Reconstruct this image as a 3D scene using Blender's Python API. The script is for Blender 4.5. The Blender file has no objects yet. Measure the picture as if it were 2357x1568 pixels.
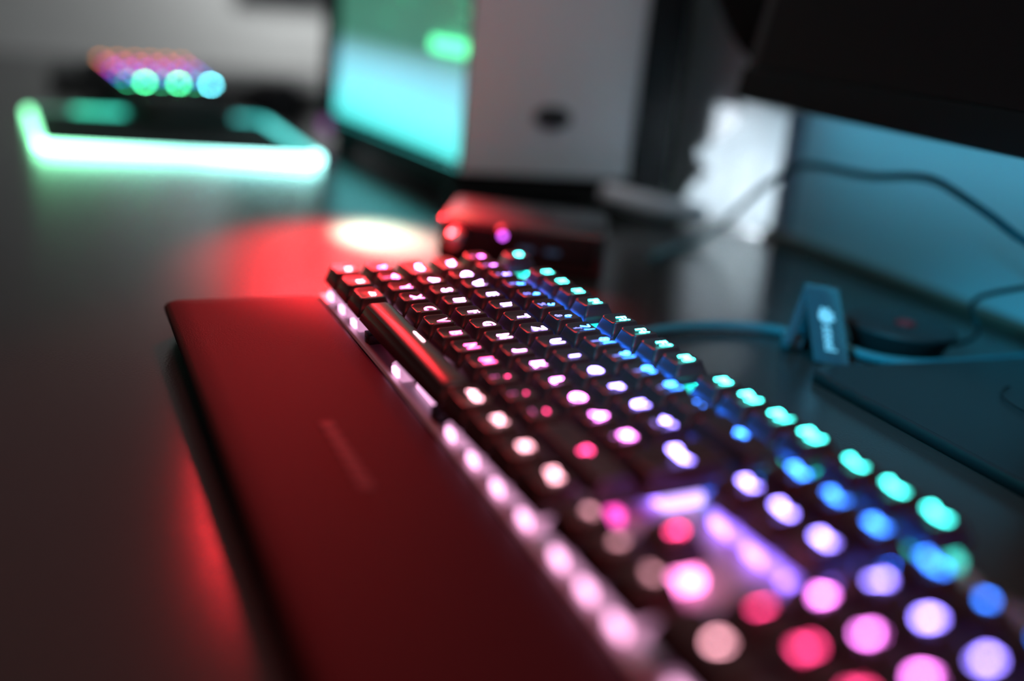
import bpy, bmesh, math, random
from mathutils import Vector, Matrix
random.seed(7)
scene = bpy.context.scene
C = scene.collection
U = 0.01905                       # one key unit, metres
TILT = math.radians(4.5)          # typing angle of the keyboard
H = 1.8 * U                       # height of the front key tops above the desk
PI = math.pi

# ------------------------------------------------------------------ materials
def mat(name, col, rough=.5, metal=0., spec=.5, bump=None, coat=0., sheen=0.):
    m = bpy.data.materials.new(name); m.use_nodes = True
    nt = m.node_tree; b = nt.nodes['Principled BSDF']
    b.inputs['Base Color'].default_value = (*col, 1)
    b.inputs['Roughness'].default_value = rough
    b.inputs['Metallic'].default_value = metal
    b.inputs['Specular IOR Level'].default_value = spec
    b.inputs['Coat Weight'].default_value = coat
    b.inputs['Sheen Weight'].default_value = sheen
    if bump:
        sc, st, kind = bump
        tc = nt.nodes.new('ShaderNodeTexCoord')
        if kind == 'weave':
            tx = nt.nodes.new('ShaderNodeTexWave'); tx.inputs['Scale'].default_value = sc
            tx.inputs['Distortion'].default_value = .3
            out = tx.outputs['Fac']
        else:
            tx = nt.nodes.new('ShaderNodeTexNoise'); tx.inputs['Scale'].default_value = sc
            tx.inputs['Detail'].default_value = 4
            out = tx.outputs['Fac']
        nt.links.new(tc.outputs['Object'], tx.inputs['Vector'])
        bp = nt.nodes.new('ShaderNodeBump'); bp.inputs['Strength'].default_value = st
        bp.inputs['Distance'].default_value = .001
        nt.links.new(out, bp.inputs['Height'])
        nt.links.new(bp.outputs['Normal'], b.inputs['Normal'])
    return m

def emis(name, col, strength, base=(.02, .02, .02), rough=.4):
    m = mat(name, base, rough)
    b = m.node_tree.nodes['Principled BSDF']
    b.inputs['Emission Color'].default_value = (*col, 1)
    b.inputs['Emission Strength'].default_value = strength
    return m

def emis_attr(name, strength=1.):
    """Light whose colour runs along the diffuser, stored per point as LED colour."""
    m = mat(name, (.6, .6, .6), .4)
    nt = m.node_tree; b = nt.nodes['Principled BSDF']
    a = nt.nodes.new('ShaderNodeAttribute'); a.attribute_name = 'led'
    nt.links.new(a.outputs['Color'], b.inputs['Emission Color'])
    b.inputs['Emission Strength'].default_value = strength
    return m

# ------------------------------------------------------------------ mesh helpers
def rrect(hx, hy, r, n=5):
    r = min(r, hx * .98, hy * .98); pts = []
    for cx, cy, a0 in ((hx - r, hy - r, 0), (-hx + r, hy - r, PI/2), (-hx + r, -hy + r, PI), (hx - r, -hy + r, 1.5*PI)):
        for k in range(n + 1):
            a = a0 + PI/2 * k / n
            pts.append((cx + r * math.cos(a), cy + r * math.sin(a)))
    return pts

def loft(bm, rings, cap0=True, cap1=True, mi=0):
    vs = [[bm.verts.new(p) for p in ring] for ring in rings]
    n = len(vs[0])
    for a, b in zip(vs, vs[1:]):
        for i in range(n):
            f = bm.faces.new((a[i], a[(i+1) % n], b[(i+1) % n], b[i])); f.material_index = mi; f.smooth = True
    if cap0:
        f = bm.faces.new(list(reversed(vs[0]))); f.material_index = mi
    if cap1:
        f = bm.faces.new(vs[-1]); f.material_index = mi
    return vs

def box(bm, lo, hi, mi=0, M=None):
    vs = []
    for z in (lo[2], hi[2]):
        for x, y in ((lo[0], lo[1]), (hi[0], lo[1]), (hi[0], hi[1]), (lo[0], hi[1])):
            v = Vector((x, y, z)); vs.append(bm.verts.new(M @ v if M else v))
    fs = ((3,2,1,0), (4,5,6,7), (0,1,5,4), (1,2,6,5), (2,3,7,6), (3,0,4,7))
    out = []
    for f in fs:
        fc = bm.faces.new([vs[i] for i in f]); fc.material_index = mi; out.append(fc)
    return vs, out

def bevel_all(bm, w, seg=3):
    bmesh.ops.bevel(bm, geom=bm.edges[:], offset=w, segments=seg, profile=.5, affect='EDGES', clamp_overlap=True)
    for f in bm.faces: f.smooth = True

def prism(bm, poly, z0, z1, mi=0):
    a = [bm.verts.new((x, y, z0)) for x, y in poly]; b = [bm.verts.new((x, y, z1)) for x, y in poly]
    n = len(a)
    for i in range(n):
        bm.faces.new((a[i], a[(i+1) % n], b[(i+1) % n], b[i])).material_index = mi
    bm.faces.new(list(reversed(a))).material_index = mi; bm.faces.new(b).material_index = mi

def catmull(pts, sub=8, closed=False):
    P = [Vector(p) for p in pts]; n = len(P); out = []
    rng = range(n) if closed else range(n - 1)
    for i in rng:
        if closed: p0, p1, p2, p3 = P[(i-1) % n], P[i], P[(i+1) % n], P[(i+2) % n]
        else: p0, p1, p2, p3 = P[max(i-1, 0)], P[i], P[i+1], P[min(i+2, n-1)]
        for k in range(sub):
            t = k / sub
            out.append(.5 * ((2*p1) + (p2-p0)*t + (2*p0-5*p1+4*p2-p3)*t*t + (-p0+3*p1-3*p2+p3)*t**3))
    if not closed: out.append(P[-1])
    return out

def tube(bm, pts, r, n=10, closed=False, mi=0):
    pts = [Vector(p) for p in pts]; rings = []
    m = len(pts); prev = None
    for i, p in enumerate(pts):
        if closed: d = pts[(i+1) % m] - pts[i-1]
        else: d = pts[min(i+1, m-1)] - pts[max(i-1, 0)]
        d.normalize()
        ref = prev if prev is not None else (Vector((0,0,1)) if abs(d.z) < .9 else Vector((1,0,0)))
        a = d.cross(ref).cross(d).normalized() if True else None
        prev = a
        b = d.cross(a)
        rr = r[i] if isinstance(r, (list, tuple)) else r
        rings.append([p + a*rr*math.cos(2*PI*k/n) + b*rr*math.sin(2*PI*k/n) for k in range(n)])
    vs = [[bm.verts.new(q) for q in ring] for ring in rings]
    idx = range(m) if closed else range(m - 1)
    for i in idx:
        A, B = vs[i], vs[(i+1) % m]
        for k in range(n):
            f = bm.faces.new((A[k], A[(k+1) % n], B[(k+1) % n], B[k])); f.smooth = True; f.material_index = mi
    if not closed:
        bm.faces.new(list(reversed(vs[0]))).material_index = mi; bm.faces.new(vs[-1]).material_index = mi
    return vs

def lathe(bm, prof, n=48, mi=0, centre=(0, 0)):
    rings = [[(centre[0] + r*math.cos(2*PI*k/n), centre[1] + r*math.sin(2*PI*k/n), z) for k in range(n)] for r, z in prof]
    return loft(bm, rings, True, True, mi)

def finish(name, bm, mats, parent=None, loc=(0,0,0), rot=(0,0,0)):
    bmesh.ops.recalc_face_normals(bm, faces=bm.faces[:])
    me = bpy.data.meshes.new(name); bm.to_mesh(me); bm.free()
    if not isinstance(mats, (list, tuple)): mats = [mats]
    for m in mats: me.materials.append(m)
    return link(name, me, parent, loc, rot)

def link(name, me, parent=None, loc=(0,0,0), rot=(0,0,0)):
    o = bpy.data.objects.new(name, me); C.objects.link(o)
    o.location = loc; o.rotation_euler = rot
    if parent is not None: o.parent = parent
    return o

def tag(o, label, cat, group=None, kind=None):
    o['label'] = label; o['category'] = cat
    if group: o['group'] = group
    if kind: o['kind'] = kind
    return o

def thing(name, label, cat, loc=(0,0,0), rot=(0,0,0), group=None):
    o = bpy.data.objects.new(name, None); C.objects.link(o)
    o.empty_display_size = .02
    o.location = loc; o.rotation_euler = rot
    return tag(o, label, cat, group)

def struct(name, bm, m):
    o = finish(name, bm, m); o['kind'] = 'structure'; return o

# ------------------------------------------------------------------ base materials
M_desk = mat('desk laminate', (.030, .028, .026), .16, spec=.5, bump=(900, .12, 'noise'))
M_cap = mat('black keycap plastic', (.024, .023, .022), .34, spec=.5, bump=(2500, .05, 'noise'))
M_plate = mat('brushed silver top plate', (.44, .41, .43), .5, metal=.3)
M_case = mat('black keyboard case', (.012, .012, .012), .5)
M_black = mat('black plastic', (.010, .010, .011), .45)
M_gloss = mat('gloss black', (.006, .006, .007), .55, spec=.2)
M_dark = mat('dark grey plastic', (.025, .025, .027), .5)
M_leather = mat('dark red leatherette', (.022, .0016, .0018), .6, spec=.12, bump=(1400, .25, 'noise'))
M_cable = mat('braided cable with teal light tint', (.03, .17, .20), .45, bump=(1200, .3, 'weave'))  # teal light falling on the cables is put into their base colour
M_fabric = mat('navy webbing with teal light tint', (.030, .062, .085), .85, bump=(1500, .6, 'weave'), sheen=.3)  # navy webbing, teal light on it put into the base colour
M_white = mat('white printed ink', (.75, .78, .8), .7)
M_steel = mat('satin steel', (.6, .58, .56), .3, metal=1)
M_wall = mat('white painted wall', (.62, .62, .60), .9, bump=(300, .1, 'noise'))
M_walld = mat('grey painted wall', (.50, .52, .54), .9, bump=(300, .1, 'noise'))
M_brown = mat('brown wood trim', (.10, .060, .040), .55, bump=(60, .2, 'noise'))
M_pcgrey = mat('silver grey panel', (.71, .75, .78), .55, metal=.0, spec=.4)
M_red = mat('red button rubber', (.45, .01, .015), .5)

# LED colours of the key rows, front row to function row
ROWCOL = {0: (1., .42, .47), 1: (1., .035, .16), 2: (1., .20, .95), 3: (.36, .17, 1.), 4: (.012, .19, 1.), 5: (.015, .85, .68)}
def lerp3(a, b, t): return tuple(x + (y - x)*max(0., min(1., t)) for x, y in zip(a, b))
def ledcolour(row, u):
    if row == 0: return (1., .42, .52), 12
    if row == 1: return lerp3((1., .20, .70), (1., .045, .21), (u - 2)/7.5), 15
    if row == 2: return lerp3((1., .45, 1.), (1., .22, .95), u/11), 22
    if row == 3: return lerp3((.80, .40, 1.), (.28, .20, 1.), u/9), 30
    if row == 4: return lerp3((1., .16, .9), (.028, .20, 1.), (u - .5)/2.6), 21
    return (.05, .85, .76), 26
_leg = {}
def legmats(row, u, k=1.):
    c, st = ledcolour(row, u); q = tuple(round(x, 2) for x in c) + (row, k)
    if q not in _leg:
        _leg[q] = [emis('legend light', c, st*k, (.3, .3, .3)), emis('dim legend light', lerp3(c, (.55, .25, 1), .3), 2.4*k, (.3, .3, .3))]
    return _leg[q]
SWCOL = dict(ROWCOL); SWCOL[0] = (1., .46, .78); SWCOL[3] = (.30, .15, 1.); SWCOL[4] = (.010, .13, 1.)
SW = {r: emis('lit clear switch housing row %d' % r, c, {0: 3.2, 1: 4, 2: 5, 3: 7, 4: 36, 5: 12}[r], (.5, .5, .5), .25) for r, c in SWCOL.items()}
SWB = {r: emis('dim clear switch housing row %d' % r, c, {0: .7, 1: .5, 2: .6, 3: 2.6, 4: 2., 5: 1.8}[r], (.35, .35, .35), .25) for r, c in SWCOL.items()}

# ------------------------------------------------------------------ keyboard
kb = thing('gaming_keyboard', 'black mechanical gaming keyboard with rainbow backlit keys running across the desk', 'keyboard',
           (0, 0, H), (TILT, 0, 0))
V0 = -.10                                             # key centres sit this far in front of the row lines
def wz(v, z):                                         # local height of world height z (in units) at depth v
    return (z - H/U - v * math.sin(TILT)) / math.cos(TILT)

bm = bmesh.new()
vf, vb, zp = -.70, 5.62, -.85
ring = lambda v, w: None
prof = [(vf + .06, wz(vf, .10)), (vf, wz(vf, .16)), (vf, zp - .06), (vf + .04, zp), (vb - .04, zp), (vb, zp - .06), (vb, wz(vb, .5)), (vb - .1, wz(vb, .42))]
for xs in ((-.14, 22.9),):
    a = [bm.verts.new((xs[0]*U, v*U, w*U)) for v, w in prof]; b = [bm.verts.new((xs[1]*U, v*U, w*U)) for v, w in prof]
    n = len(a)
    for i in range(n):
        f = bm.faces.new((a[i], a[(i+1) % n], b[(i+1) % n], b[i])); f.material_index = 1 if i in (2, 3, 4) else 0
    bm.faces.new(list(reversed(a))); bm.faces.new(b)
finish('top_plate', bm, [M_case, M_plate], kb)
for (u, v) in ((.4, -.3), (22.3, -.3), (.4, 5.2), (22.3, 5.2)):
    bm = bmesh.new(); z0 = wz(v, .005); z1 = wz(v, .62)
    lathe(bm, [(.22*U, z0*U), (.25*U, (z0+.06)*U), (.25*U, z1*U)], 16)
    finish('rubber_foot', bm, M_black, kb, (u*U, v*U, 0))

ZROW = {0: .02, 1: .01, 2: -.02, 3: -.01, 4: .055, 5: .0}
def dish(x, y, hx, hy, space):
    if space: return .055 - .75 * (y / hy)**2 * .10
    return .075 * (x / hx)**2 * (1 if hx < .5 else .8) - .01
cap_cache = {}
def cap_mesh(w, hgt=1.0, space=False):
    k = (w, hgt, space)
    if k in cap_cache: return cap_cache[k]
    bm = bmesh.new()
    bx, by = w/2 - .025, hgt/2 - .025
    tx, ty = w/2 - .165, hgt/2 - (.19 if not space else .20)
    rings = []
    zb = -.42
    for s, z, r in ((0, zb, .05), (.5, -.20, .07), (.90, -.035, .10)):
        hx, hy = bx + (tx - bx)*s, by + (ty - by)*s
        rings.append([(x*U, y*U, (z + (dish(x, y, tx, ty, space)*s**3))*U) for x, y in rrect(hx, hy, r)])
    for s in (1.0, .975, .93, .8, .6, .4, .2, .05):
        e = 1 if s == 1.0 else 0
        hx, hy = tx*s + (.02 if e else 0), ty*s + (.02 if e else 0)
        rings.append([(x*U, y*U, (dish(min(max(x, -tx), tx), min(max(y, -ty), ty), tx, ty, space) - (.03 if e else (.006 if s == .975 else 0)))*U) for x, y in rrect(hx, hy, max(.12*s, .003))])
    loft(bm, rings)
    bmesh.ops.recalc_face_normals(bm, faces=bm.faces[:])
    me = bpy.data.meshes.new('key'); bm.to_mesh(me); bm.free(); me.materials.append(M_cap)
    cap_cache[k] = me
    return me

def text_polys(s, bold=.012):
    cu = bpy.data.curves.new('t', 'FONT'); cu.body = s; cu.size = 1; cu.offset = bold; cu.resolution_u = 3
    ob = bpy.data.objects.new('t', cu); C.objects.link(ob)
    dg = bpy.context.evaluated_depsgraph_get()
    me = bpy.data.meshes.new_from_object(ob.evaluated_get(dg))
    vs = [v.co.copy() for v in me.vertices]; fs = [tuple(p.vertices) for p in me.polygons]
    bpy.data.objects.remove(ob); bpy.data.curves.remove(cu); bpy.data.meshes.remove(me)
    return vs, fs
tcache = {}
def glyphs(bm, s, cx, cy, h, zf, mi=0, bold=.027, maxw=None):
    """flat lettering of cap height h centred on cx, cy (key units)"""
    if (s, bold) not in tcache: tcache[(s, bold)] = text_polys(s, bold)
    vs, fs = tcache[(s, bold)]
    x0, x1 = min(v.x for v in vs), max(v.x for v in vs); y0, y1 = min(v.y for v in vs), max(v.y for v in vs)
    k = h / .70
    if maxw and (x1 - x0)*k > maxw: k = maxw / (x1 - x0)
    bv = []
    for v in vs:
        x = cx + (v.x - (x0+x1)/2)*k; y = cy + (v.y - (y0+y1)/2)*k
        bv.append(bm.verts.new((x*U, y*U, (zf(x, y) + .012)*U)))
    for f in fs:
        try: bm.faces.new([bv[i] for i in f]).material_index = mi
        except ValueError: pass

def poly(bm, pts, zf, mi=0):
    vs = [bm.verts.new((x*U, y*U, (zf(x, y) + .012)*U)) for x, y in pts]
    bm.faces.new(vs).material_index = mi

def arrow(bm, cx, cy, d, s, zf, mi=0):
    a = {'L': PI, 'R': 0, 'U': PI/2, 'D': -PI/2}[d]
    R = lambda x, y: (cx + (x*math.cos(a) - y*math.sin(a))*s, cy + (x*math.sin(a) + y*math.cos(a))*s)
    poly(bm, [R(.5, 0), R(0, .42), R(0, -.42)], zf, mi)
    poly(bm, [R(0, .13), R(-.5, .13), R(-.5, -.13), R(0, -.13)], zf, mi)

def housing_mesh(r, body=None):
    bm = bmesh.new()
    loft(bm, [[(x*U, y*U, z*U) for x, y in rrect(h, h, .05, 3)] for h, z in ((.40, -.85), (.41, -.80), (.41, -.66), (.36, -.60), (.2, -.585))])
    # clear lens bump at the front of the housing
    loft(bm, [[((x)*U, (y - .40)*U, z*U) for x, y in rrect(h*3.2, h, .03, 3)] for h, z in ((.07, -.80), (.07, -.66), (.05, -.63))], mi=1)
    loft(bm, [[((x)*U, (y + .36)*U, z*U) for x, y in rrect(h*3.2, h, .03, 3)] for h, z in ((.07, -.80), (.07, -.62), (.05, -.58))], mi=1)
    bmesh.ops.recalc_face_normals(bm, faces=bm.faces[:])
    me = bpy.data.meshes.new('switch'); bm.to_mesh(me); bm.free(); me.materials.append(body or SWB[r]); me.materials.append(SW[r]); return me
SWM = {r: housing_mesh(r) for r in ROWCOL}
SWM['up'] = housing_mesh(1, emis('lit pink switch housing', (1., .22, .62), 7, (.5, .5, .5)))
SWM['enter'] = housing_mesh(3, emis('lit violet switch housing', (.50, .36, 1.), 2.6, (.5, .5, .5)))

def key(u, v, w=1, main=None, alt=None, dim=None, row=None, arrowd=None, hgt=1.0, space=False, symbol=None, bright=1., lit=None, mainh=.29):
    row = v if row is None else row
    row = int(row)
    vv = {5: 5.255}.get(v, v)
    zr = ZROW[row]
    o = link('key', cap_mesh(w, hgt, space), kb, (u*U, (vv + V0)*U, zr*U))
    tx, ty = w/2 - .165, hgt/2 - .19
    zf = lambda x, y: dish(min(max(x, -tx), tx), min(max(y, -ty), ty), tx, ty, space)
    bm = bmesh.new()
    if main and alt:
        glyphs(bm, main, -.10, .12, mainh*.92, zf); glyphs(bm, alt, .13, .12, mainh*.92, zf)
    elif main:
        glyphs(bm, main, 0, .10 if not dim else .14, mainh, zf, maxw=max(.5, w - .55))
    if dim: glyphs(bm, dim, -.06, -.13, .19, zf, 1)
    if arrowd: arrow(bm, 0, .10, arrowd, .30, zf)
    if symbol == 'space': poly(bm, [(-.36, .10), (.36, .10), (.36, .16), (-.36, .16)], zf)
    if symbol == 'win':
        for a in (-.10, .03):
            for b in (.0, .12): poly(bm, [(a, b), (a+.1, b), (a+.1, b+.1), (a, b+.1)], zf)
    if symbol == 'menu':
        for b in (.0, .09, .18): poly(bm, [(-.13, b), (.13, b), (.13, b+.05), (-.13, b+.05)], zf)
    if len(bm.verts):
        finish('legend', bm, legmats(row, u, bright), o)
    else: bm.free()
    link('switch', SWM[lit or row], o, (0, 0, -zr*U))
    return o

# front row
for u, w, m, kw in ((.625, 1.25, 'Strg', {}), (1.875, 1.25, None, {'symbol': 'win'}), (3.125, 1.25, 'Alt', {}), (10.625, 1.25, 'AltGr', {}),
                    (11.875, 1.25, 'FN', {}), (13.125, 1.25, None, {'symbol': 'menu'}), (14.375, 1.25, 'Strg', {})):
    key(u, 0, w, m, mainh=.17 if m and len(m) > 2 else .2, **kw)
key(6.875, 0, 6.25, symbol='space', space=True)
for u, d in ((15.75, 'L'), (16.75, 'D'), (17.75, 'R')): key(u, 0, arrowd=d, bright=.22)
key(16.75, 1, arrowd='U', lit='up')
key(19.5, 0, 2, '0', mainh=.27); key(21, 0, 1, ',')
# shift row
key(.625, 1, 1.25, arrowd='U'); key(1.75, 1, 1, '<', '>', '|')
for i, ch in enumerate('YXCVBNM'): key(2.75 + i, 1, 1, ch)
for i, (a, b) in enumerate(((',', ';'), ('.', ':'), ('-', '_'))): key(9.75 + i, 1, 1, a, None, b, mainh=.22)
key(13.625, 1, 2.75, arrowd='U')
for i, ch in enumerate('123'): key(19 + i, 1, 1, ch)
# home row
key(.875, 2, 1.75, 'Caps', mainh=.19)
for i, ch in enumerate('ASDFGHJKLÖÄ'): key(2.25 + i, 2, 1, ch)
key(13.25, 2, 1, '#', None, "'")
for i, ch in enumerate('456'): key(19 + i, 2, 1, ch)
# upper row
key(.75, 3, 1.5, 'Tab', mainh=.19)
for i, ch in enumerate('QWERTZUIOPÜ'): key(2 + i, 3, 1, ch)
key(13, 3, 1, '+', '*', '~')
key(14.375, 2.5, 1.25, 'Enter', row=3, hgt=2.0, lit='enter', mainh=.2)
for i, m in enumerate(('Entf', 'Ende', 'Bild')): key(15.75 + i, 3, 1, m, mainh=.17)
for i, ch in enumerate('789'): key(19 + i, 3, 1, ch)
# number row
key(.5, 4, 1, '^', None, '°')
for i, (a, b, c) in enumerate((('1', None, '!'), ('2', None, '"'), ('3', None, '§'), ('4', None, '$'), ('5', None, '%'), ('6', None, '&'),
                               ('7', '/', '{'), ('8', '(', '['), ('9', ')', ']'), ('0', '=', '}'), ('ß', '?', '\\'), ('´', '`', None))):
    key(1.5 + i, 4, 1, a, b, c, mainh=.25 if i < 11 else .2)
key(14, 4, 2, arrowd='L')
for i, m in enumerate(('Einfg', 'Pos1', 'Bild')): key(15.75 + i, 4, 1, m, mainh=.17)
for i, m in enumerate(('Num', '÷', '×')): key(19 + i, 4, 1, m, mainh=.17 if i == 0 else .24)
key(22, 4, 1, '-', mainh=.24); key(22, 2.5, 1, '+', row=3, hgt=2.0, mainh=.24); key(22, .5, 1, 'Enter', row=1, hgt=2.0, mainh=.16)
# function row
key(.5, 5, 1, 'Esc', mainh=.2)
for i, u in enumerate((2.5, 3.5, 4.5, 5.5, 7, 8, 9, 10, 11.5, 12.5, 13.5, 14.5)): key(u, 5, 1, 'F%d' % (i+1), mainh=.25)
for i, m in enumerate(('Druck', 'Rollen', 'Pause')): key(15.75 + i, 5, 1, m, mainh=.17)
bm = bmesh.new(); box(bm, (14.66*U, .82*U, -.85*U), (14.93*U, 1.1*U, -.60*U)); bevel_all(bm, .0005, 2)
finish('stabilizer_or_glow_block', bm, emis('pink glow block', (1., .06, .50), 2.5, (.4, .4, .4)), kb)  # glowing block added for the pink light under the right shift key
# stabilisers under the space bar, light guide and media wheel
for u in (4.35, 9.55):
    bm = bmesh.new(); box(bm, ((u-.22)*U, -.52*U, -.85*U), ((u+.22)*U, -.1*U, -.60*U))
    box(bm, ((u-.10)*U, -.55*U, -.85*U), ((u+.10)*U, -.50*U, -.72*U), 1)
    bevel_all(bm, .0003, 2); finish('stabilizer_or_glow_block', bm, [M_black, M_dark], kb)
bm = bmesh.new(); box(bm, (7.65*U, -.30*U, -.85*U), (9.25*U, -.16*U, -.66*U)); bevel_all(bm, .0005, 2)
finish('light_guide', bm, emis('lit clear light guide', (1., .48, .80), 2.2, (.5, .5, .5)), kb)

# ------------------------------------------------------------------ wrist rest
wr = thing('wrist_rest', 'dark red leatherette wrist rest lying along the front edge of the keyboard', 'wrist rest', (.228, -.0535, 0))
def rest_ring(inset, z0, z1, r):
    hx, hy = .228 - inset, .0400 - inset
    return [(x, y, z0 + (z1 - z0) * (y + hy) / (2*hy)) for x, y in rrect(hx, hy, max(r - inset*.5, .002), 8)]
bm = bmesh.new()
loft(bm, [rest_ring(.0075, .0015, .0015, .008), rest_ring(.0045, .004, .005, .008), rest_ring(.0012, .0105, .0115, .008), rest_ring(.0, .0130, .0150, .008)])
finish('base', bm, M_black, wr)
bm = bmesh.new()
loft(bm, [rest_ring(.0003, .0128, .0148, .008), rest_ring(.0, .0142, .0166, .008), rest_ring(.0008, .0156, .0178, .008), rest_ring(.003, .0165, .0184, .007), rest_ring(.012, .0170, .0188, .006)])
finish('cushion', bm, M_leather, wr)
bm = bmesh.new()
for k in range(7):
    loft(bm, [[(x - .0265 + k*.0088, y, z + (y)*.023) for x, y in rrect(h*1.25, h, .0014, 3)] for h, z in ((.0030, .0165), (.0029, .01825), (.0026, .0184))])
lg = finish('embossed_mark', bm, mat('satin embossing', (.026, .008, .009), .6), wr, (-.019, .002, 0))
lg['label'] = 'faint paler satin strip embossed in the middle'

# ------------------------------------------------------------------ desk and setting
dk = bmesh.new(); box(dk, (-1.688, -.85, -.028), (1.1, .4545, 0)); 
for f in dk.faces: pass
top = thing('desk', 'dark grey desk top carrying the keyboard and all the gear', 'desk', (0, 0, 0))
finish('desk_top', dk, M_desk, top)
for x in (-1.6, .95):
    for y in (-.75, .40):
        bm = bmesh.new(); box(bm, (x-.03, y-.03, -.74), (x+.03, y+.03, -.028)); finish('leg', bm, M_black, top)
bm = bmesh.new(); box(bm, (-2.3, -1.6, -.80), (2.0, 1.2, -.74)); struct('floor', bm, mat('dark floor', (.06, .055, .05), .6))
WX0, WX1, WYB = -.352, -.236, .455                     # slot added in the back wall to backlight the cloth
bm = bmesh.new()
box(bm, (WX1, WYB, -.74), (2.0, WYB+.08, 1.7)); box(bm, (-1.69, WYB, -.74), (WX0, WYB+.08, 1.7))
box(bm, (WX0, WYB, .104), (WX1, WYB+.08, 1.7)); box(bm, (WX0, WYB, -.74), (WX1, WYB+.08, -.0))
struct('wall_back', bm, M_walld)
bm = bmesh.new(); box(bm, (-1.78, -1.6, -.74), (-1.69, WYB+.08, 1.7)); struct('wall_left', bm, M_wall)
bm = bmesh.new(); box(bm, (WX1+.003, WYB-.0125, 0.0), (.95, WYB-.0003, .0080)); bevel_all(bm, .001, 2); struct('trim_1', bm, M_brown)
bm = bmesh.new(); box(bm, (WX1+.003, WYB-.0025, .0082), (WX1+.026, WYB, 1.0)); struct('trim_2', bm, mat('grey woven edging', (.22, .22, .27), .8, bump=(700, .8, 'weave')))
bm = bmesh.new(); box(bm, (WX0, WYB+.05, .0), (WX1, WYB+.056, .104))
gl = mat('slot glass', (1, 1, 1), .02); gl.node_tree.nodes['Principled BSDF'].inputs['Transmission Weight'].default_value = 1
gl.node_tree.nodes['Principled BSDF'].inputs['IOR'].default_value = 1.02
struct('backlight_slot_pane', bm, gl)  # pane of the added slot behind the cloth

# ------------------------------------------------------------------ white cloth bunched at the added backlight slot
def cloth_mat(name, col, trans):
    m = bpy.data.materials.new(name); m.use_nodes = True; nt = m.node_tree
    out = nt.nodes['Material Output']; nt.nodes.remove(nt.nodes['Principled BSDF'])
    d = nt.nodes.new('ShaderNodeBsdfDiffuse'); t = nt.nodes.new('ShaderNodeBsdfTranslucent'); mx = nt.nodes.new('ShaderNodeMixShader')
    d.inputs['Color'].default_value = (*col, 1); t.inputs['Color'].default_value = (*col, 1); mx.inputs[0].default_value = trans
    nt.links.new(d.outputs[0], mx.inputs[1]); nt.links.new(t.outputs[0], mx.inputs[2]); nt.links.new(mx.outputs[0], out.inputs[0])
    return m
M_cloth = cloth_mat('sheer white cloth', (.86, .90, .92), .6)
PROF = [(.1125, -.2908), (.108, -.2906), (.100, -.290), (.086, -.295), (.073, -.319), (.061, -.341), (.053, -.336), (.047, -.320), (.041, -.322), (.030, -.342), (.016, -.349), (.006, -.341), (.0015, -.325)]
prs = catmull([(x, 0, z) for z, x in PROF], 4)
bm = bmesh.new(); NX = 28; grid = []
for p in prs:
    row = []
    bulge = max(0., (-.289 - p.x) / .06)
    for i in range(NX + 1):
        s = i / NX
        x = p.x + (WX1 + .002 - p.x) * s
        y = .440 + .005*math.sin(s*19 + p.z*9)*(1 - .5*s) - .018*bulge*math.sin(PI*min(1, s*1.6))**.7
        y = min(y, .447); y += (.4538 - y)*max(0., (s - .86)/.14)
        row.append(bm.verts.new((x, y, max(p.z + max(0., p.z - .095)*(.25*math.sin(PI*s) - .25*s), .0015))))
    grid.append(row)
for a, b in zip(grid, grid[1:]):
    for i in range(NX):
        f = bm.faces.new((a[i], a[i+1], b[i+1], b[i])); f.smooth = True
cur = finish('white_cloth', bm, M_cloth)
sm = cur.modifiers.new('thickness', 'SOLIDIFY'); sm.thickness = .0012
tag(cur, 'bright white sheer cloth bunched upright against the wall beside the monitor corner', 'cloth')

bm = bmesh.new()
pts = catmull([(-.306, .318, .026), (-.300, .340, .021), (-.290, .362, .016), (-.278, .384, .012), (-.262, .404, .010)], 6)
rr = [.006 + .005*math.sin(PI*min(1, (i+2)/(len(pts)+2)))**.6 for i in range(len(pts))]
vs = tube(bm, pts, rr, 14)
for v in bm.verts: v.co.z = max(.0008, v.co.z * .95 + .002*math.sin(v.co.x*90))
fc = finish('rolled_cloth', bm, mat('pale grey cotton', (.80, .77, .80), .9, bump=(200, .4, 'noise'), sheen=.2))
tag(fc, 'pale grey rolled cloth lying on the desk before the computer tower', 'cloth')

# ------------------------------------------------------------------ computer tower
A = Vector((-.346, .191, 0)); sd = Vector((math.cos(math.radians(184.8)), math.sin(math.radians(184.8)), 0)); fd = Vector((math.cos(math.radians(86)), math.sin(math.radians(86)), 0))
tw = thing('computer_tower', 'computer tower with cyan-lit glass side and grey front standing on the desk', 'computer', tuple(A))
TH, TD, TW = .46, .385, .205
P = lambda s, f: (sd*s + fd*f)
def quad(s0, s1, f0, f1): return [tuple(P(s0, f0)[:2]), tuple(P(s0, f1)[:2]), tuple(P(s1, f1)[:2]), tuple(P(s1, f0)[:2])]
def tbox(bm, s0, s1, f0, f1, z0, z1, mi=0): prism(bm, quad(s0, s1, f0, f1), z0, z1, mi)
bm = bmesh.new()
tbox(bm, 0, TD, .022, TW, .032, TH); tbox(bm, -.001, TD, .003, TW, TH, TH+.012); tbox(bm, 0, TD, .0, .022, .012, .030)
tbox(bm, 0, TD, .018, TW, .012, .032); tbox(bm, TD-.006, TD, 0, .022, .03, TH); tbox(bm, .002, .007, .004, .022, .03, TH)
finish('chassis', bm, mat('matt black steel', (.008, .008, .008), .8, spec=.2), tw)
bm = bmesh.new(); tbox(bm, -.004, -.0005, .002, .165, .030, TH); bevel_all(bm, .0012, 2)
finish('front_panel', bm, M_pcgrey, tw)
bm = bmesh.new(); tbox(bm, -.006, -.0005, .167, TW, .0, TH)
finish('front_frame', bm, M_black, tw)
bm = bmesh.new()
cb = P(-.0042, .083)
vsb = []
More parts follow.
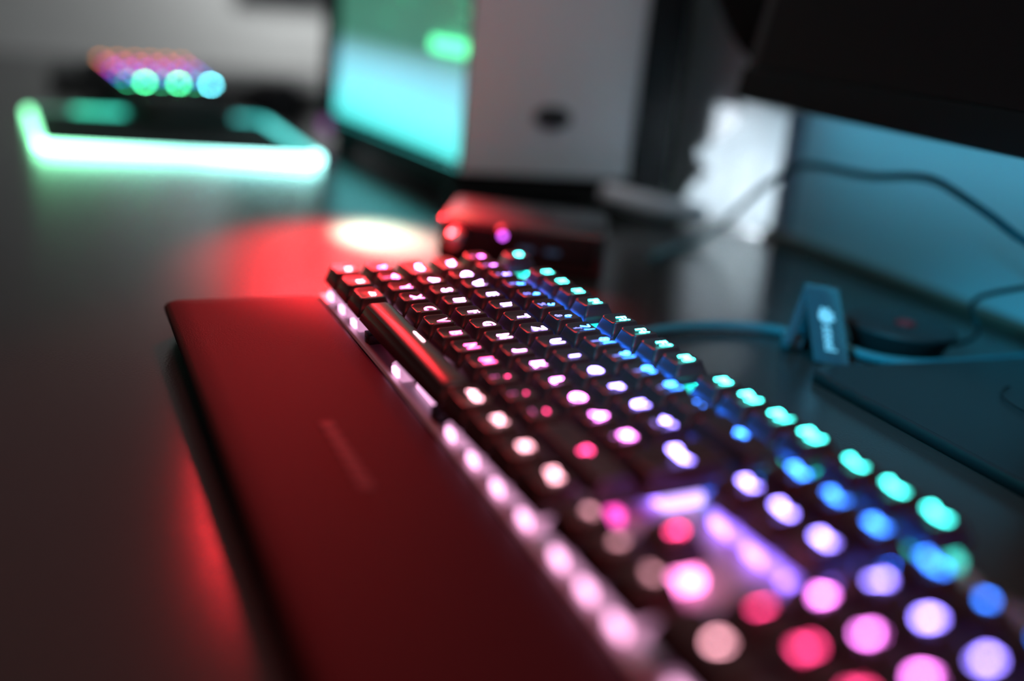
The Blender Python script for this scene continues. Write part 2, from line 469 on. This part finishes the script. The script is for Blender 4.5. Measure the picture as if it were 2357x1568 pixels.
ex = fd; ez = Vector((0, 0, 1)); en = -sd
rings = []
for h, dpt in ((1, 0), (1, .002), (.85, .003)):
    rings.append([tuple(cb + ex*(.0175*h*math.cos(a)) + ez*(.010*h*math.sin(a)) + en*dpt + Vector((0, 0, .083))) for a in [2*PI*k/28 for k in range(28)]])
loft(bm, rings); bd = finish('badge', bm, M_dark, tw); bd['label'] = 'small dark oval badge'
bm = bmesh.new(); tbox(bm, .002, TD-.008, .001, .0045, .032, TH)
gp = mat('clear tempered glass', (1, 1, 1), .03); gb = gp.node_tree.nodes['Principled BSDF']; gb.inputs['Transmission Weight'].default_value = 1; gb.inputs['IOR'].default_value = 1.05
finish('glass_side', bm, gp, tw)
# lit interior: a diffuser whose LEDs run cyan below to green above
mi_ = mat('edge lit diffuser', (.5, .5, .5), .5); nt = mi_.node_tree; b = nt.nodes['Principled BSDF']
tc = nt.nodes.new('ShaderNodeTexCoord'); sp = nt.nodes.new('ShaderNodeSeparateXYZ'); nt.links.new(tc.outputs['Object'], sp.inputs[0])
mr = nt.nodes.new('ShaderNodeMapRange'); mr.inputs['From Min'].default_value = .03; mr.inputs['From Max'].default_value = .20; nt.links.new(sp.outputs['Z'], mr.inputs['Value'])
cr = nt.nodes.new('ShaderNodeValToRGB'); nt.links.new(mr.outputs[0], cr.inputs[0])
e = cr.color_ramp.elements; e[0].position = 0; e[0].color = (.06, .95, .88, 1); e[1].position = 1; e[1].color = (.03, .15, .09, 1)
for pos, col in ((.20, (.20, .92, 1., 1)), (.40, (.22, .60, .75, 1)), (.49, (.15, .38, .42, 1)), (.56, (.035, .16, .11, 1))):
    q = e.new(pos); q.color = col
nt.links.new(cr.outputs[0], b.inputs['Emission Color']); b.inputs['Emission Strength'].default_value = 1.25
bm = bmesh.new(); tbox(bm, .008, TD-.008, .016, .019, .034, TH-.01); finish('lit_interior', bm, mi_, tw)
bm = bmesh.new(); tbox(bm, .012, .100, .010, .0135, .128, .140); bevel_all(bm, .001, 2); finish('light_bar', bm, emis('green light bar', (.12, 1., .42), 2.6), tw)
for s, z in ((.05, .178), (.035, .165), (.19, .176), (.215, .183), (.17, .17), (.22, .15), (.05, .152)):
    bm = bmesh.new(); c = P(s, .0125)
    bmesh.ops.create_icosphere(bm, subdivisions=1, radius=.0016, matrix=Matrix.Translation(c + Vector((0, 0, z))))
    finish('indicator_light', bm, emis('green pin light', (.08, .8, .38), 1.6), tw)
for s, f in ((.03, .02), (.35, .02), (.03, .18), (.35, .18)):
    bm = bmesh.new(); c = P(s, f); lathe(bm, [(.014, 0.0005), (.016, .003), (.013, .012)], 20, centre=(c.x, c.y)); finish('foot', bm, M_dark, tw)
bm = bmesh.new(); tbox(bm, TD-.035, TD-.008, -.002, .003, .012, .026); bevel_all(bm, .001, 2)
finish('underglow_strip', bm, emis('purple strip light', (.30, .015, .32), .8), tw)

# ------------------------------------------------------------------ audio interface box
ai = thing('audio_interface', 'low black box with a round purple-lit knob behind the keyboard Esc key', 'audio interface', (-.1385, .160, 0), (0, 0, math.radians(-28)))
bm = bmesh.new(); box(bm, (-.004, -.074, .003), (.085-.12, .066, .034)) if False else box(bm, (-.062, -.050, .003), (.030, .066, .033)); bevel_all(bm, .003, 3)
finish('body', bm, mat('black anodised box', (.012, .012, .014), .28), ai)
bm = bmesh.new(); box(bm, (.0295, -.046, .007), (.0315, .060, .030)); bevel_all(bm, .0006, 2); finish('front_panel', bm, M_gloss, ai)
def knob(name, y, z, r, m, L=.010):
    bm = bmesh.new(); lathe(bm, [(r, 0), (r, L*.8), (r*.85, L), (r*.2, L)], 24)
    return finish(name, bm, m, ai, (.0315, y, z), (0, PI/2, 0))
k = knob('knob', -.004, .0275, .0050, M_black); bm = bmesh.new()
bmesh.ops.create_icosphere(bm, subdivisions=2, radius=.0022, matrix=Matrix.Translation((0, 0, .0105))); finish('lit_cap', bm, emis('purple knob light', (.55, .08, .75), 6), k)
knob('jack_plug', -.036, .022, .0060, M_steel, .022)
for y in (.012, .030):
    bm = bmesh.new(); box(bm, (.0312, y-.005, .016), (.0322, y+.005, .019)); finish('meter_light', bm, emis('faint blue meter', (.01, .06, .12), .5), ai)

# ------------------------------------------------------------------ mouse pad with light edge
PC = Vector((-.748, -.015, 0))
mp = thing('mouse_pad', 'black mouse pad with a glowing green-cyan light edge on the far desk', 'mouse pad', tuple(PC))
PHY = .139
CORN = [Vector(q) - PC.to_2d() for q in ((-.533, .115), (-.838, .111), (-.834, -.159), (-.560, -.1475))]   # clockwise from the near right corner
def pad_outline(inset, r=.020, n=8):
    out = []
    for k in range(4):
        p, a, b = CORN[k], CORN[k-1], CORN[(k+1) % 4]
        da, db = (a - p).normalized(), (b - p).normalized()
        c0, c1 = p + da*r, p + db*r
        for q in range(n + 1):
            t = q/n
            out.append((1-t)**2*c0 + 2*t*(1-t)*p + t*t*c1)
    return [(q.x*(1 - inset/.15), q.y*(1 - inset/.14)) for q in out]
bm = bmesh.new(); loft(bm, [[(x, y, z) for x, y in pad_outline(i)] for i, z in ((.001, .0006), (.0, .002), (.0005, .004), (.004, .0045))])
finish('surface', bm, mat('black cloth pad', (.012, .012, .012), .75, bump=(1500, .3, 'weave')), mp)
bm = bmesh.new()
lay = bm.verts.layers.float_color.new('led')
outl = []
base = pad_outline(0)
for i in range(len(base)):
    a, b2 = base[i], base[(i+1) % len(base)]
    d = math.hypot(b2[0]-a[0], b2[1]-a[1]); n = max(1, int(d/.008))
    for k in range(n): outl.append((a[0] + (b2[0]-a[0])*k/n, a[1] + (b2[1]-a[1])*k/n, .0048))
vs = tube(bm, outl, .0042, 10, closed=True)
def ledcol(x, y):
    # +x side faces the viewer; -x is the far edge
    cyan = min(1, max(0, (y + PHY) / (2*PHY)))
    g = Vector((.26, 1., .48)).lerp(Vector((.38, 1., .95)), min(1, cyan*1.5))
    xf = .202 + .10*y                                  # local x of the near edge
    if x > xf - .022: st = 5.5 + 5*abs(y/PHY)
    elif x < -.068: st = .12 + (1.8 if -.095 < y < -.04 else 0) + (.9 if .06 < y else 0); g.x *= .1
    elif y < 0: st = 5.0
    else: st = 1.8; g.x *= .3
    return (*(g*st), 1)
for ring in vs:
    c = Vector((0, 0, 0))
    for v in ring: c += v.co
    c /= len(ring); col = ledcol(c.x, c.y)
    for v in ring: v[lay] = col
finish('light_edge', bm, emis_attr('rgb light edge'), mp)

# ------------------------------------------------------------------ one hand keypad on the pad
kp = thing('gaming_keypad', 'one-hand gaming keypad with rainbow keys at the back of the lit mouse pad', 'keypad', (-.922, -.002, .0052), (0, 0, math.radians(14)))
bm = bmesh.new()
def kring(inset, zf, zb, x0=-.115, x1=.04):
    hx, hy = (x1-x0)/2 - inset, .070 - inset
    return [((x0+x1)/2 + x, y, zf + (zb - zf) * (1 - (x + hx)/(2*hx))) for x, y in rrect(hx, hy, .015, 6)]
loft(bm, [kring(.004, .001, .001), kring(.0, .004, .004), kring(.0, .020, .044), kring(.003, .023, .048)])
finish('body', bm, M_black, kp)
bm = bmesh.new()
loft(bm, [[(.095 + x*1.0, y - .016, z) for x, y in rrect(h*.062, h*.058, .03*h, 8)] for h, z in ((.92, .001), (1, .006), (.97, .016), (.8, .023), (.5, .027), (.2, .028))])
finish('palm_rest', bm, mat('matt black palm rest', (.016, .013, .013), .6), kp)
KC = {0: (.05, 1., .42), 1: (.04, .35, 1.), 2: (.35, .08, 1.), 3: (.80, .05, .35), 4: (.80, .22, .03)}
KS = {0: 12, 1: 13, 2: 15, 3: 16, 4: 15}
KM = {r: emis('keypad legend %d' % r, KC[r], KS[r]) for r in KC}
KM['g'] = emis('keypad legend green', (.09, 1., .36), 80)
KM['c'] = emis('keypad legend cyan', (.16, .85, 1.), 95)
kbm = bmesh.new(); loft(kbm, [[(x, y, z) for x, y in rrect(h, h, .002, 3)] for h, z in ((.0088, 0), (.0085, .004), (.0068, .009), (.006, .0095))])
kme = bpy.data.meshes.new('key'); kbm.to_mesh(kme); kbm.free(); kme.materials.append(M_cap)
lbm = bmesh.new(); box(lbm, (-.0026, -.0022, .0094), (.0026, .0022, .0101)); lme = {}
for r in KM:
    me = bpy.data.meshes.new('legend'); lbm.to_mesh(me); me.materials.append(KM[r]); lme[r] = me
lbm.free()
for r in range(5):
    for c in range(6):
        x = .030 - r*.026; z = .023 + (.048 - .023) * (.04 - x) / .155
        k = link('key', kme, kp, (x, -.053 + c*.0212, z - .0005), (0, math.radians(9), 0))
        link('legend', lme[{1: 'g', 3: 'g', 5: 'c'}.get(c, 0) if r == 0 else r], k)

# ------------------------------------------------------------------ closed laptop, mouse and wall panel in the far background
lp = thing('laptop', 'closed dark laptop lying on the desk behind the keypad', 'laptop', (-1.235, .07, 0), (0, 0, math.radians(-4)))
bm = bmesh.new(); loft(bm, [[(x, y, z) for x, y in rrect(.125 - i, .195 - i, .012, 6)] for i, z in ((.004, .003), (0, .005), (0, .012))]); finish('base', bm, M_black, lp)
bm = bmesh.new(); loft(bm, [[(x, y, z) for x, y in rrect(.125 - i, .195 - i, .012, 6)] for i, z in ((0, .0125), (0, .018), (.003, .0195))]); finish('lid', bm, M_dark, lp)
for x in (-.1, .1):
    for y in (-.16, .16):
        bm = bmesh.new(); lathe(bm, [(.006, .0003), (.006, .004)], 12); finish('rubber_foot', bm, M_black, lp, (x, y, 0))
ms = thing('computer_mouse', 'dark computer mouse between the lit keypad and the tower', 'mouse', (-1.02, .165, 0), (0, 0, math.radians(20)))
bm = bmesh.new()
loft(bm, [[(x*(1 + .0*z), y, z) for x, y in rrect(.058*h, .033*h, .03*h, 8)] for h, z in ((.92, .001), (1, .006), (.98, .018), (.86, .030), (.6, .037), (.25, .040))])
finish('body', bm, mat('dark violet grey plastic', (.03, .024, .03), .5), ms)
bm = bmesh.new(); lathe(bm, [(.008, -.003), (.009, 0), (.008, .003)], 20); finish('wheel', bm, M_dark, ms, (.034, 0, .034), (PI/2, 0, 0))
wp = thing('wall_panel', 'dark framed panel hanging on the pale far wall at the top edge', 'panel', (-1.689, .27, .128))
bm = bmesh.new(); box(bm, (0, -.05, 0), (.02, .13, .5)); bevel_all(bm, .003, 2); finish('frame', bm, M_black, wp)
bm = bmesh.new(); box(bm, (.0195, -.038, .015), (.0215, .118, .485)); finish('picture', bm, M_dark, wp)

# ------------------------------------------------------------------ monitor
MT = math.radians(10)
mo = thing('monitor', 'large dark switched-off monitor leaning over the desk at upper right', 'monitor', (-.107, .309, 0))
Mm = Matrix.Rotation(0, 4, 'X')
def mbox(name, lo, hi, m, bev=.0, par=None):
    bm = bmesh.new(); box(bm, lo, hi)
    if bev: bevel_all(bm, bev, 3)
    o = finish(name, bm, m, par or mo, (0, 0, .129), (-MT, 0, 0)); return o
mbox('frame', (0, .0, 0), (.56, .022, .345), M_dark, .002)
mbox('screen', (.012, -.0012, .022), (.548, .001, .335), mat('dark screen', (.008, .008, .008), .6, spec=.25))
mbox('chin', (.0, -.0022, 0.0), (.56, .0005, .021), mat('satin black chin', (.008, .011, .011), .7, spec=.2), .0008)
mbox('rear_housing', (.12, .021, .05), (.44, .060, .29), M_black, .008)
bm = bmesh.new(); box(bm, (.245, .075, .007), (.335, .092, .27)); bevel_all(bm, .003, 2); finish('stand_neck', bm, M_black, mo)
bm = bmesh.new(); loft(bm, [[(x + .391, y + .0135, z) for x, y in rrect(.167, .094, .006, 4)] for z in (.0005, .0062)] + [[(x + .391, y + .0135, .0072) for x, y in rrect(.166, .093, .006, 4)]])
finish('stand_base', bm, mat('satin charcoal base', (.016, .017, .018), .4, spec=.35), mo)

bm = bmesh.new()
ar = catmull([(-.130, .388, .168), (-.160, .380, .174), (-.190, .376, .196), (-.220, .374, .235), (-.235, .374, .30), (-.240, .382, .38), (-.240, .410, .43)], 5)
tube(bm, ar, .031, 20)
arm = thing('support_arm', 'thick black support arm slanting up behind the left monitor edge', 'arm', (0, 0, 0))
finish('tube', bm, mat('matt black arm', (.004, .004, .004), .8, spec=.15), arm)
bm = bmesh.new(); box(bm, (-.285, .413, .385), (-.195, .4545, .48)); bevel_all(bm, .003, 2); finish('wall_plate', bm, M_black, arm)

# ------------------------------------------------------------------ cables
def cable(name, pts, r, m, label, sub=8):
    bm = bmesh.new(); tube(bm, catmull(pts, sub), r, 10)
    return tag(finish(name, bm, m), label, 'cable')
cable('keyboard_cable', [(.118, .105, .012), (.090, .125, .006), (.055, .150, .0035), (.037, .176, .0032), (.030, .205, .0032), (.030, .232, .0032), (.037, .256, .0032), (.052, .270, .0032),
      (.075, .282, .0032), (.096, .290, .0032), (.1085, .310, .0032), (.1115, .345, .0032), (.109, .39, .0032), (.105, .43, .0032)], .0030, M_cable, 'braided keyboard cable with teal light tinted into its colour running through the fabric strap')
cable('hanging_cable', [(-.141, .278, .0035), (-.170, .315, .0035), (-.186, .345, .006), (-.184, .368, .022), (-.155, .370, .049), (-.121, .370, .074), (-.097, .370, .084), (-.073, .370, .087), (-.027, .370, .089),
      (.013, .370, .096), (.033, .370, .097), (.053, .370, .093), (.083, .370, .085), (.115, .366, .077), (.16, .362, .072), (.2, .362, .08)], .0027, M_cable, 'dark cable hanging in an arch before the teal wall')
cable('thin_wire', [(.163, .325, .0085), (.166, .317, .0085), (.173, .309, .0085), (.183, .303, .0085), (.197, .300, .0085), (.23, .298, .0085)], .0005, M_black, 'hair-thin black wire curling on the monitor base')

# ------------------------------------------------------------------ cable strap
st = thing('cable_strap', 'dark navy fabric cable strap with teal light tinted into its colour and white emblem standing folded round the cable', 'cable strap', (.075, .262, 0), (0, 0, math.radians(-35)))
def strap_part(name, prof, y0, y1, th, m, skew=0.0):
    bm = bmesh.new(); pr = catmull([(x, 0, z) for x, z in prof], 6)
    n = len(pr); a, b = [], []
    for i, p in enumerate(pr):
        d = (pr[min(i+1, n-1)] - pr[max(i-1, 0)]).normalized(); nn = Vector((-d.z, 0, d.x))
        for sgn, L in ((.5, a), (-.5, b)):
            q = p + nn*th*sgn
            sk = skew * max(0., 1 - p.z / .039) if p.x > 0 else 0.
            L.append((bm.verts.new((q.x, y0 + sk, q.z)), bm.verts.new((q.x, y1 + sk, q.z))))
    for i in range(n - 1):
        for L, fl in ((a, 0), (b, 1)):
            f = bm.faces.new((L[i][0], L[i+1][0], L[i+1][1], L[i][1])); f.smooth = True
        for j in (0, 1): bm.faces.new((a[i][j], a[i+1][j], b[i+1][j], b[i][j]))
    for i in (0, n-1): bm.faces.new((a[i][0], a[i][1], b[i][1], b[i][0]))
    return finish(name, bm, m, st)
FRONT = [(.0205, .0012), (.017, .010), (.011, .021), (.0045, .033), (.0005, .0390), (-.0022, .0392), (-.005, .035), (-.010, .022), (-.014, .010), (-.0165, .0012)]
band = strap_part('band', FRONT, -.0100, .0095, .0016, M_fabric, .0115)
strap_part('wrap_loop', [(-.008, .0012), (-.0120, .0035), (-.0085, .0075), (-.002, .0088), (.0035, .0070), (.0048, .0035), (.002, .0010)], -.0165, -.0055, .0014, M_fabric)
strap_part('side_flap', [(.0135, .0075), (.0100, .016), (.0045, .029), (.0012, .0375)], -.0100, -.0050, .0014, M_fabric, -.0085)
# emblem and lettering on the front face, reading downwards
bm = bmesh.new()
p0, p1 = Vector((.0190, 0, .0045)), Vector((.0052, 0, .0325)); dn = (p0 - p1).normalized(); nrm = Vector((-dn.z, 0, dn.x)); nrm = nrm if nrm.x > 0 else -nrm
up = Vector((0, 1, 0))
def place(sx, sy): return p1 + dn*sx + up*(sy + .0115*(.14 + .72*sx/(p0 - p1).length)) + nrm*.0016
def disc(cx, cy, r, n=20, hole=0):
    vo = [bm.verts.new(place(cx + r*math.cos(2*PI*k/n), cy + r*math.sin(2*PI*k/n))) for k in range(n)]
    if hole:
        vi = [bm.verts.new(place(cx + hole*math.cos(2*PI*k/n), cy + hole*math.sin(2*PI*k/n))) for k in range(n)]
        for k in range(n): bm.faces.new((vo[k], vo[(k+1) % n], vi[(k+1) % n], vi[k]))
    else: bm.faces.new(vo)
disc(.0085, .000, .0040, 24, .0006)
for a in (2.75, 2.0, 1.25, 3.5): disc(.0085 + .0042*math.cos(a), .0042*math.sin(a), .0011, 12)
vs_, fs_ = text_polys('steel', .02)
x0 = min(v.x for v in vs_); k_ = .0090
bv = [bm.verts.new(place(.0138 + (v.x - x0)*k_*.86, -.0024 + v.y*k_)) for v in vs_]
for f in fs_:
    try: bm.faces.new([bv[i] for i in f])
    except ValueError: pass
em = finish('emblem_lettering', bm, M_white, band); em['label'] = 'white round emblem and lettering'

# ------------------------------------------------------------------ round puck with red centre
pk = thing('desk_puck', 'round black puck with red centre dot beside the monitor base', 'puck', (.071, .3300, 0))
bm = bmesh.new(); lathe(bm, [(.026, .0005), (.0275, .0015), (.0325, .0120), (.0335, .0135), (.0330, .0148), (.0310, .0155), (.004, .0150)], 56)
finish('body', bm, mat('soft black rubber', (.022, .020, .021), .55), pk)
bm = bmesh.new(); lathe(bm, [(.0062, .0148), (.0060, .0162), (.0045, .0172), (.0015, .0176)], 28); finish('button', bm, M_red, pk, (.002, .002, 0))['label'] = 'red domed button'
bm = bmesh.new(); tube(bm, catmull([(.024, .020, .009), (.022, .033, .010), (.018, .045, .014), (.011, .047, .022), (.006, .048, .028), (.013, .050, .036), (.043, .055, .050), (.056, .085, .055), (.056, .108, .056)], 8), .0016, 8)
finish('cord', bm, M_black, pk)

# ------------------------------------------------------------------ lights
def area(name, loc, target, size, energy, col, sy=None, spread=None):
    d = bpy.data.lights.new(name, 'AREA'); d.energy = energy; d.color = col; d.size = size
    if sy: d.shape = 'RECTANGLE'; d.size_y = sy
    if spread: d.spread = spread
    o = bpy.data.objects.new(name, d); C.objects.link(o); o.location = loc
    o.rotation_euler = (Vector(target) - Vector(loc)).to_track_quat('-Z', 'Y').to_euler(); return o
def spot(name, loc, target, energy, col, ang, blend, rad=.01):
    d = bpy.data.lights.new(name, 'SPOT'); d.energy = energy; d.color = col; d.spot_size = math.radians(ang); d.spot_blend = blend; d.shadow_soft_size = rad
    o = bpy.data.objects.new(name, d); C.objects.link(o); o.location = loc
    o.rotation_euler = (Vector(target) - Vector(loc)).to_track_quat('-Z', 'Y').to_euler(); return o
spot('red room lamp', (1.05, -.12, .62), (.20, -.02, .02), 26, (1, .010, .02), 25, .6, .08)
spot('teal fill', (.36, -.28, .42), (.14, .245, .0), 34, (.012, .50, .85), 24, .8, .04)  # added fill standing in for the teal glow of the function row
area('ceiling daylight', (.55, .15, 1.45), (.0, .05, 0), .9, 7.2, (.95, .98, 1))
area('far wall fill', (-1.42, .40, .38), (-1.69, .43, .03), .2, 2.4, (.95, .98, 1))  # area light added close to the far wall to brighten it
area('cloth backlight', (-.294, .66, .16), (-.294, .44, .05), .14, 24, (.88, .95, 1), .16)  # added light behind the slot, shines through the white cloth
area('monitor bias light', (.08, .405, .14), (.08, .455, .05), .55, .20, (.10, .55, .80), .02, math.radians(140))
spot('desk glow white', (-.47, .098, .185), (-.222, .091, 0), 330, (.68, 1, .74), 16, 1.0)  # spot added for the pale pool on the desk, source unknown
spot('desk glow red', (-.40, .07, .26), (-.150, .060, 0), 320, (1, .03, .04), 40, 1.0, .03)  # spot added for the red pool on the desk, source unknown
spot('desk glow red spill', (-.38, .04, .25), (.1, -.01, .03), 7, (1, .03, .04), 44, .5, .03)  # second red spot added to reach the key tops
w = bpy.data.worlds.new('room'); scene.world = w; w.use_nodes = True
w.node_tree.nodes['Background'].inputs['Color'].default_value = (.75, .85, 1, 1)
w.node_tree.nodes['Background'].inputs['Strength'].default_value = .02

# ------------------------------------------------------------------ camera
cd = bpy.data.cameras.new('camera'); cam = bpy.data.objects.new('camera', cd); C.objects.link(cam)
Rm = Matrix(((0.383911, -0.310528, 0.869589), (0.918214, 0.029005, -0.395021), (0.097443, 0.950122, 0.296267)))
cam.matrix_world = Matrix.Translation((0.56182, -0.15065, 0.17921)) @ Rm.to_4x4()
cd.sensor_width = 36; cd.sensor_fit = 'HORIZONTAL'; cd.lens = 2512.09 / 2357 * 36
cd.clip_start = .01; cd.clip_end = 50
cd.dof.use_dof = True; cd.dof.focus_distance = .508; cd.dof.aperture_fstop = 1.87; cd.dof.aperture_blades = 0
scene.camera = cam
vs = scene.view_settings; scene.display_settings.display_device = 'sRGB'
vs.view_transform = 'Standard'; vs.look = 'None'; vs.exposure = 0; vs.gamma = 1; vs.use_curve_mapping = False
